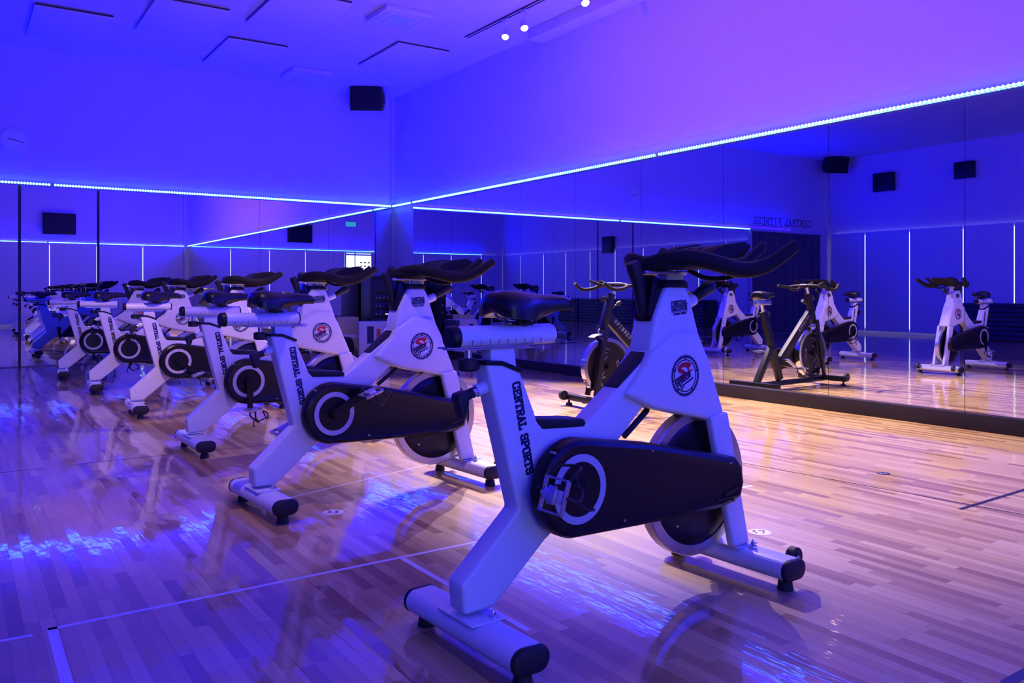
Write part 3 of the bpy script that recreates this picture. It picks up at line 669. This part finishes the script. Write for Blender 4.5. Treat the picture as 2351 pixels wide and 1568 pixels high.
        b.tube(smooth_path([(.86, s * .05, 1.072), (.90, s * .09, 1.045), (.95, s * .14, 1.045), (.98, s * .19, 1.068)], 4), .008, 8)
    b.loft([[(s_, y * hw, zc + z * ht) for y, z in ((-1, -.6), (-.8, -1), (.8, -1), (1, -.6), (1, .4), (.6, 1), (-.6, 1), (-1, .4))] for s_, hw, zc, ht in ((.690, .03, 1.082, .012), (.71, .08, 1.088, .020), (.76, .13, 1.094, .026), (.82, .15, 1.094, .024), (.90, .14, 1.092, .018), (.95, .12, 1.090, .010))])
    w['bar'] = b.mesh('bike_handlebar', 'foam', 45)
    b = MB()
    for yy in (-.098, -.050, 0, .050, .098):
        dz = .006 if abs(yy) > .07 else 0
        b.prism([(.862, 1.096), (.90, 1.118), (.935, 1.140 + dz), (.965, 1.152 + dz), (1.075, 1.166 + dz), (1.112, 1.156), (1.07, 1.118), (.97, 1.086)], yy - .021, yy + .021, .006)
    w['pads'] = b.mesh('bike_elbow_pads', 'foam', 45)
    b = MB(); b.tube([(.712, 0, .905), (.700, 0, .925), (.688, 0, .975), (.674, 0, 1.03), (.655, 0, 1.078), (.648, 0, 1.094)], [.010, .017, .019, .021, .025, .020], 18); w['barknob'] = b.mesh('bike_bar_slide_knob', 'rubber')
    b = MB(); b.prism([(.800, 1.0), (.795, 1.062), (.868, 1.062), (.862, 1.0)], -.026, .026, .005); w['stem'] = b.mesh('bike_handlebar_post', 'white')
    b = MB(); b.box((.775, 0, 1.062), (.20, .07, .012), None, .003); b.cyl((.775, -.03, 1.055), (.785, -.03, 1.022), .005, seg=8); w['stemplate'] = b.mesh('bike_handlebar_rail', 'steel')
    b = MB(); b.prism([(.742, 1.012), (.752, 1.032), (.772, 1.038), (.846, 1.038), (.862, 1.030), (.864, 1.010)], -.050, .050, .006); w['headcap'] = b.mesh('bike_head_collar', 'black')
    b = MB(); b.prism([(.715, 1.052), (.742, 1.040), (.760, 1.020), (.712, .925), (.702, .905), (.694, .902), (.690, .925), (.700, .985)], -.034, .034, .008); w['shroud'] = b.mesh('bike_neck_guard', 'satin')
    b = MB(); b.mi = 0; b.cyl((.86, 0, .940), (.945, 0, .972), .021, .020, 18); b.mi = 1
    b.tube([(.945, 0, .973), (.957, 0, .979), (.99, 0, .998), (1.03, 0, 1.018), (1.045, 0, 1.024)], [.012, .017, .021, .025, .018], 14); w['resist'] = b.mesh('bike_resistance_knob', ['white', 'rubber'])
    b = MB(); b.prism([(.222, .632), (.236, .612), (.244, .600), (.405, .592), (.412, .604), (.402, .616)], -.040, .040, .004); w['tray'] = b.mesh('bike_cross_pad', 'rubber')
    b = MB(); b.prism([(.548, .702), (.560, .684), (.684, .774), (.686, .798), (.672, .806)], -.031, .031, .006); w['tubepad'] = b.mesh('bike_tube_pad', 'rubber')
    b = MB(); b.tube(smooth_path([(.735, 0, .640), (.715, 0, .610), (.66, 0, .57), (.61, 0, .535)], 4), [.006] * 4 + [.010] * 9, 8); w['brake'] = b.mesh('bike_brake_arm', 'black')
    # prints ----------------------------------------------------------
    b = MB(); p0 = Vector((.150, 0, .744)); d = (Vector((.2015, 0, .478)) - p0); ln = d.length; d.normalize(); up = Vector((-d.z, 0, d.x)) * -1
    if up.x < 0: up = -up
    T = lambda u, v, n_: p0 + d * u + up * (v - .017) + Vector((0, -.0382 - n_, 0))
    text(b, 'CENTRAL SPORTS', T, 0, 0, .0255, .36, 1.10)
    w['letters'] = b.mesh('bike_lettering', 'navy')
    b = MB(); ex, ez, er = .828, .722, .0715; yo = -.0662
    T = lambda u, v, n_: Vector((ex + u, yo - n_, ez + v))
    nt_ = 48; g = []
    for k in range(nt_):
        for dr, da in ((0, -.3), (.0055, 0), (0, .3)):
            a = 2 * PI * (k + da) / nt_; g.append((er - .0055 + dr, a))
    n = len(g); inner = er - .0125
    for k in range(n):
        (r0, a0), (r1, a1) = g[k], g[(k + 1) % n]
        if a1 < a0: a1 += 2 * PI
        b.poly2([(r0 * math.cos(a0), r0 * math.sin(a0)), (r1 * math.cos(a1), r1 * math.sin(a1)), (inner * math.cos(a1), inner * math.sin(a1)), (inner * math.cos(a0), inner * math.sin(a0))], T)
    for k in range(60): a0, a1 = 2 * PI * k / 60, 2 * PI * (k + 1) / 60; b.poly2([(.0545 * math.cos(a0), .0545 * math.sin(a0)), (.0545 * math.cos(a1), .0545 * math.sin(a1)), (.0505 * math.cos(a1), .0505 * math.sin(a1)), (.0505 * math.cos(a0), .0505 * math.sin(a0))], T)
    for a in (90, 160, 232, 305, 15):
        a = R(a); b.stroke([(.0525 * math.cos(a), .0525 * math.sin(a)), (.060 * math.cos(a), .060 * math.sin(a))], .007, T)
    # slanted lettering across the lower half
    sl = R(24)
    def T2(u, v, n_):
        x = u * math.cos(sl) - v * math.sin(sl); y = u * math.sin(sl) + v * math.cos(sl); return Vector((ex - .043 + x, yo - .0009 - n_, ez - .034 + y))
    text(b, 'SPEEON', T2, 0, 0, .019, .34, .92, .25)
    b.stroke([(-.004, .023), (.06, .023)], .0035, T2); b.stroke([(.030, -.010), (.082, -.010)], .0055, T2); b.stroke([(.020, -.004), (.020, -.020)], .006, T2); b.stroke([(.030, -.008), (.030, -.018)], .004, T2)
    b.mi = 1; T3 = lambda u, v, n_: Vector((ex + u, yo - .0005 - n_, ez + v))
    nz = lambda L_: [((x_ - 655) / 470 * er, (785 - y_) / 635 * er) for x_, y_ in L_]
    b.poly2(nz([(400, 600), (430, 510), (520, 420), (620, 388), (760, 390), (840, 450), (830, 500), (775, 560), (765, 640), (905, 600), (905, 630), (790, 680), (730, 790), (560, 920), (430, 1010), (480, 890), (560, 780), (585, 720), (500, 710), (430, 670)]), T3)
    b.mi = 2; T4 = lambda u, v, n_: Vector((ex + u, yo - .0012 - n_, ez + v)); b.poly2(nz([(515, 562), (620, 528), (700, 570), (722, 640), (716, 704), (640, 650)]), T4, .0003)
    w['emblem'] = b.mesh('bike_emblem', ['navy', 'red', 'white'])
    b = MB(); T = lambda u, v, n_: Vector((.777 + u, -.0524 - n_, .935 + v))
    ru = lambda u, v, n_: T(u * math.cos(R(4)) - v * math.sin(R(4)), v + u * math.sin(R(4)), n_)
    text(b, 'FANSTRAL', ru, 0, .018, .014, .30, .98); text(b, 'BACKSOON', ru, 0, .000, .013, .36, 1.03); b.stroke([(0, .0155), (.075, .0155)], .002, ru); b.stroke([(.0, -.004), (.078, -.004)], .002, ru)
    text(b, 'CENTRAL SPORTS', ru, .008, -.014, .0065, .30, 1.0)
    w['badge'] = b.mesh('bike_badge', 'navy')
bike_meshes()

def make_bike(x, y, az, crank, label, pt=0, seat=0):
    e = tag(empty('exercise_bike', (x, y, 0), R(az)), label, 'exercise bike', 'white studio bikes in a row')
    P = lambda n_, k, par=e, loc=None, rot=None: obj(n_, NS[k], par, loc, rot)
    P('frame', 'frame'); P('head_fairing', 'head'); P('fork_leg', 'fork_r'); P('fork_leg', 'fork_l')
    for nm, k, s_ in (('rear_foot', 'rear_foot', .018), ('front_foot', 'front_foot', 1.135)):
        f = P(nm, k, e, (s_, 0, 0))
        P('end_cap', 'cap', f, (0, .262, 0)); P('end_cap', 'cap', f, (0, -.262, 0), (0, 0, PI))
        P('levelling_foot', 'level', f, (0, .235, 0)); P('levelling_foot', 'level', f, (0, -.235, 0))
        P('mounting_plate', 'plate', f, (0, 0, .108))
        for yy in (-.066, .066): P('bolt', 'bolt', f, (.03 if s_ < .5 else -.0, yy * (1.0 if s_ < .5 else 1.6), .110))
        if s_ > .5:
            P('transport_wheel', 'wheel', f, (.078, .215, .088)); P('transport_wheel', 'wheel', f, (.078, -.215, .088))
    sp_ = P('seat_post', 'post'); P('slide_rail', 'rail', sp_); P('slide_knob', 'knob', sp_); P('post_collar', 'collar')
    s = P('seat_slider', 'slider', e, (seat, 0, 0)); P('end_cap', 'slcap1', s); P('end_cap', 'slcap2', s); P('ruler_marks', 'ruler', s)
    P('height_lever', 'lever'); s = P('saddle', 'saddle', e, (seat, 0, 0)); P('saddle_rails', 'rails', s); P('saddle_clamp', 'clamp', s)
    g = P('chain_guard', 'guard'); P('guard_ring', 'ring', g); P('guard_disc', 'hubcap', g); P('guard_screws', 'screws', g)
    for k, sd, an, s in (('crank_r', 'pedal_r', crank, -1), ('crank_l', 'pedal_l', crank + 180, 1)):
        c = P('crank', k, e, (.320, 0, .430), (0, -R(an), 0)); P('pedal', sd, c, (.17, 0, 0), (0, R(an) + R(pt), 0))
    f = P('flywheel', 'wheelrim'); P('flywheel_disc', 'wheeldisc', f); P('flywheel_bolts', 'wheelbolts', f)
    h = P('handlebar', 'bar'); P('elbow_pads', 'pads', h); P('handlebar_rail', 'stemplate', h)
    P('handlebar_post', 'stem'); P('head_collar', 'headcap'); P('neck_guard', 'shroud'); P('height_grip', 'barknob'); P('resistance_knob', 'resist')
    P('cross_pad', 'tray'); P('tube_pad', 'tubepad'); P('brake_arm', 'brake'); P('lettering', 'letters'); P('emblem', 'emblem'); P('badge', 'badge')
    return e
make_bike(1.166, 1.96, 3.1, 172, 'large white studio bike in the foreground with black chain guard, nearest of the row', -72)
make_bike(1.136, 3.744, 4.2, 33, 'white studio bike second in the row with its pedal raised forward', -20, -.118)
make_bike(1.215, 5.37, 1.0, -90, 'white studio bike third in the row with its near pedal straight down', 0, -.012)
make_bike(1.19, 7.23, -2, -38, 'white studio bike fourth in the row with its crank pointing down and forward', -20, -.025)
make_bike(1.12, 9.08, -3, 100, 'white studio bike fifth in the row with its near pedal up', 0, -.080)
make_bike(1.00, 10.7, -4, 95, 'white studio bike at the end of the row beside the far mirrors', 0, -.085)

# ================================================================== black instructor bike
def black_bike(x, y, az):
    e = tag(empty('exercise_bike', (x, y, 0), R(az)), 'black studio bike facing the row, standing against the right wall mirrors', 'exercise bike')
    def P(nm, b, m, par=e, sh=40): return obj(nm, b.mesh('black_bike_' + nm, m, sh), par)
    def beam(b, p0, p1, wx, wy):
        p0, p1 = Vector(p0), Vector(p1); d = p1 - p0; z = d.normalized(); yv = Vector((0, 1, 0)); xv = yv.cross(z)
        m = Matrix((xv, yv, z)).transposed(); b.box((p0 + p1) / 2, (wx, wy, d.length), m, .008)
    b = MB(); beam(b, (.42, 0, .10), (.145, 0, .80), .075, .05); beam(b, (.03, 0, .08), (.30, 0, .48), .065, .05)
    beam(b, (.40, 0, .27), (.985, 0, .80), .095, .05); beam(b, (.92, 0, .98), (1.02, 0, .66), .06, .055)
    beam(b, (-.02, 0, .065), (1.22, 0, .065), .05, .04); beam(b, (.36, 0, .30), (.60, 0, .26), .09, .05)
    P('frame', b, 'black')
    for s in (-1, 1):
        b = MB(); beam(b, (1.005, s * .052, .70), (1.13, s * .062, .10), .05, .022); P('fork_leg', b, 'black')
    for nm, s_ in (('rear_foot', 0), ('front_foot', 1.2)):
        b = MB(); b.box((s_, 0, .075), (.07, .56, .05), None, .006); f = P(nm, b, 'black')
        for yy in (-.24, .24):
            b = MB(); b.cyl((s_, yy, 0), (s_, yy, .02), .03, .026, 16); b.cyl((s_, yy, .02), (s_, yy, .06), .01, seg=8); P('levelling_foot', b, 'rubber', f)
            if s_ > .5:
                b = MB(); b.cyl((s_ + .06, yy - .014, .09), (s_ + .06, yy + .014, .09), .042, seg=24); b.mi = 1; b.cyl((s_ + .06, yy - .016, .09), (s_ + .06, yy + .016, .09), .012, seg=12); P('transport_wheel', b, ['rubber', 'chrome'], f)
    b = MB(); b.cyl((.145, 0, .78), (.115, 0, .885), .020, seg=16); P('seat_post', b, 'chrome')
    b = MB(); b.box((.13, 0, .885), (.24, .05, .045), None, .006); P('seat_slider', b, 'steel')
    b = MB(); b.box((.17, .0, .925), (.14, .04, .012), None, .004); b.tube([(.09, 0, .94), (.16, 0, .925), (.24, 0, .94)], .006, 8); P('saddle_rails', b, 'chrome')
    s = obj('saddle', NS['saddle'], e, (-.06, 0, .0)); 
    b = MB(); b.cyl((.13, -.05, .77), (.18, -.05, .765), .014, seg=12); b.tube([(.20, 0, .77), (.235, 0, .772), (.25, 0, .772)], [.02, .024, .014], 10); P('height_knob', b, 'rubber')
    fx, fz, fr = .975, .345, .25
    b = MB(); b.ring((fx, fz), fr, fr - .032, -.028, .028, 64); fl = P('flywheel', b, 'chrome')
    b = MB(); b.cyl((fx, -.016, fz), (fx, .016, fz), fr - .03, seg=64); b.cyl((fx, -.055, fz), (fx, .055, fz), .02, seg=16); P('flywheel_disc', b, 'satin', fl)
    b = MB()
    for sgn in (-1, 1):
        T = lambda u, v, n_: Vector((fx + u, sgn * (.0165 + n_), fz + v))
        for pl in ([(-.02, .15), (.02, .165), (.05, .15), (.03, .13), (.0, .12)], [(.0, .09), (.03, .06)], [(-.13, .02), (-.12, .05), (-.10, .04), (-.12, -.03), (-.10, -.07)],
                   [(.03, -.04), (.06, -.07), (.02, -.09), (.08, -.10), (.05, -.16), (.09, -.15), (.12, -.09), (.10, -.06)], [(.07, -.02), (.10, -.07)]):
            b.stroke(pl, .004, T)
    P('signature', b, 'ring', fl)
    b = MB(); b.ring((.44, .30), .11, .0, -.05, -.065, 40) if False else b.prism([(.36, .40), (.33, .30), (.38, .21), (.50, .19), (1.02, .27), (1.10, .31), (1.10, .37), (1.02, .41), (.48, .41)], -.072, -.046, .008)
    P('chain_guard', b, 'black')
    b = MB(); b.cyl((.92, 0, .97), (.895, 0, 1.045), .022, seg=16); P('handlebar_post', b, 'chrome')
    b = MB()
    for sgn in (-1, 1):
        pts = smooth_path([(.86, 0, 1.055), (.87, sgn * .10, 1.060), (.90, sgn * .20, 1.045), (.98, sgn * .225, 1.02), (1.08, sgn * .225, 1.02), (1.16, sgn * .21, 1.07)], 5)
        b.tube(pts, .016, 12)
        b.tube(smooth_path([(.92, sgn * .03, 1.06), (1.0, sgn * .06, 1.06), (1.10, sgn * .06, 1.09)], 4), .014, 10)
        b.tube(smooth_path([(.91, sgn * .2, 1.045), (.83, sgn * .23, 1.05), (.74, sgn * .24, 1.065)], 4), .015, 10)
    b.box((.92, 0, 1.055), (.16, .11, .02), None, .006); h = P('handlebar', b, 'foam')
    b = MB(); b.box((.90, 0, 1.070), (.13, .085, .016), None, .006); P('console', b, 'silver', h)
    b = MB(); b.cyl((.945, 0, .94), (.99, 0, .935), .011, seg=10); b.cyl((.99, 0, .935), (1.02, 0, .932), .024, seg=12); P('height_knob', b, 'rubber')
    b = MB(); b.cyl((.90, 0, .86), (.855, 0, .885), .009, seg=10); b.tube([(.86, 0, .885), (.84, 0, .895), (.82, 0, .905)], [.012, .02, .016], 10); P('resistance_knob', b, 'rubber')
    b = MB(); b.prism([(1.00, .640), (1.10, .625), (1.14, .605), (1.10, .618), (1.0, .618)], -.045, .045, .004); b.tube(smooth_path([(1.02, 0, .63), (1.06, 0, .66), (1.0, 0, .70)], 4), .006, 8); P('brake_cover', b, 'steel')
    for s, an in ((-1, 150), (1, -30)):
        b = MB(); yo = s * .085
        b.loft([[(x_, yo + dy, dz * wd_) for dy, dz in ((-.006, -1), (.006, -1), (.006, 1), (-.006, 1))] for x_, wd_ in ((-.014, .012), (0, .016), (.17, .010), (.18, .006))]); b.cyl((0, 0, 0), (0, yo, 0), .014, seg=12)
        c = P('crank', b, 'chrome'); c.location = (.445, 0, .30); c.rotation_euler = (0, -R(an), 0)
        pd = obj('pedal', NS['pedal_r' if s < 0 else 'pedal_l'], c, (.17, .045 if s < 0 else 0, 0), (0, R(an), 0))
    b = MB()
    for sgn in (-1, 1):
        p0 = Vector((.92, 0, .765)) if sgn > 0 else Vector((.60, 0, .475)); p1 = Vector((.60, 0, .475)) if sgn > 0 else Vector((.92, 0, .765))
        d = (p1 - p0).normalized(); up = Vector((-d.z, 0, d.x)); up = up if up.z > 0 else -up
        T = lambda u, v, n_: p0 + d * u + up * (v - .016) + Vector((0, sgn * (.0255 + n_), 0))
        text(b, 'SPINNER', T, .03, 0, .032, .2, 1.55)
    P('lettering', b, 'grey')
    return e
black_bike(5.66, 5.43, 176.5)

# ================================================================== audio corner
e = tag(empty('audio_rack', (5.74, 12.28, 0), R(-8)), 'tall black audio rack with amplifiers near the corner', 'audio rack')
b = MB(); b.box((0, 0, .62), (.56, .56, 1.16), None, .01); obj('cabinet', b.mesh('rack_cabinet', 'black'), e)
b = MB()
for k in range(7): b.box((-.0, -.29, .25 + k * .13), (.48, .02, .115), None, .004)
obj('equipment_fronts', b.mesh('rack_units', 'satin'), e)
b = MB()
for k in (3, 4, 5):
    for q in range(7 if k == 5 else 2): b.cyl((-.19 + q * .06, -.30, .25 + k * .13), (-.19 + q * .06, -.315, .25 + k * .13), .011, seg=10)
obj('knobs', b.mesh('rack_knobs', 'grey'), e)
b = MB(); b.box((-.02, -.304, .64), (.05, .004, .018)); b.box((-.02, -.304, .51), (.05, .004, .018)); obj('pilot_lights', b.mesh('rack_pilots', 'pilot'), e)
b = MB()
for x_ in (-.22, .22):
    for y_ in (-.22, .22): b.cyl((x_, y_, 0), (x_, y_, .05), .028, seg=12)
obj('casters', b.mesh('rack_casters', 'rubber'), e)
e = tag(empty('sound_mixer', (5.74, 12.27, 1.20), R(-8)), 'black mixing desk on top of the audio rack', 'sound mixer')
b = MB(); b.prism([(-.24, 0), (.24, 0), (.24, .05), (-.24, .05)], -.22, .2, .008); obj('body', b.mesh('mixer_body', 'black'), e)
b = MB()
for i in range(8):
    for j in range(4): b.cyl((-.2 + i * .055, -.15 + j * .07, .05), (-.2 + i * .055, -.15 + j * .07, .062), .008, seg=8)
obj('knobs', b.mesh('mixer_knobs', 'grey'), e)
e = tag(empty('equipment_bag', (5.86, 11.72, 0), R(80)), 'bulky black padded equipment bag on the floor beside the audio rack', 'bag')
b = MB(); b.loft([[(w_ * cx_, d_ * cy_, z) for cx_, cy_ in [(math.cos(a) * (1 if abs(math.cos(a)) < .7 else .95), math.sin(a)) for a in [2 * PI * k / 20 for k in range(20)]]] for z, w_, d_ in ((0, .17, .13), (.04, .2, .15), (.5, .195, .145), (.95, .17, .13), (1.08, .12, .10), (1.12, .04, .04))]); obj('body', b.mesh('bag_body', 'foam'), e)
b = MB(); b.tube(smooth_path([(-.12, 0, 1.08), (-.06, 0, 1.17), (.06, 0, 1.17), (.12, 0, 1.08)], 4), .012, 8); obj('handle', b.mesh('bag_handle', 'black'), e)
e = tag(empty('storage_box', (5.33, 11.72, 0), R(-20)), 'white box with a dark stripe and orange label standing before the audio rack', 'storage box')
b = MB(); b.box((0, 0, .27), (.46, .34, .54), None, .015); obj('body', b.mesh('box_body', 'case'), e)
b = MB(); b.box((-.06, -.173, .34), (.10, .006, .26)); obj('stripe', b.mesh('box_stripe', 'navy'), e)
b = MB(); b.box((.06, -.173, .35), (.06, .006, .16)); obj('label', b.mesh('box_label', 'orange'), e)
e = tag(empty('carton', (5.10, 12.3, 0), R(-5)), 'beige cardboard carton beside the audio rack', 'carton')
b = MB(); b.box((0, 0, .30), (.34, .35, .6), None, .004); obj('body', b.mesh('carton_body', 'beige'), e)
b = MB(); b.box((0, -.177, .3), (.3, .004, .05)); obj('tape', b.mesh('carton_tape', 'line_w'), e)
e = tag(empty('sports_bag', (4.72, 11.75, 0), R(10)), 'slumped black bag on the floor left of the white box', 'bag')
b = MB(); b.loft([[(x_, .16 * r_ * math.cos(a), .16 + .16 * r_ * math.sin(a)) for a in [2 * PI * k / 16 for k in range(16)]] for x_, r_ in ((-.26, .5), (-.24, .9), (-.1, 1.02), (.1, .98), (.24, .92), (.27, .5))]); obj('body', b.mesh('sports_bag', 'foam'), e)
b = MB(); b.tube(smooth_path([(-.12, -.12, .26), (-.05, -.10, .36), (.05, -.10, .36), (.12, -.12, .26)], 4), .010, 8); obj('strap', b.mesh('sports_bag_strap', 'black'), e)
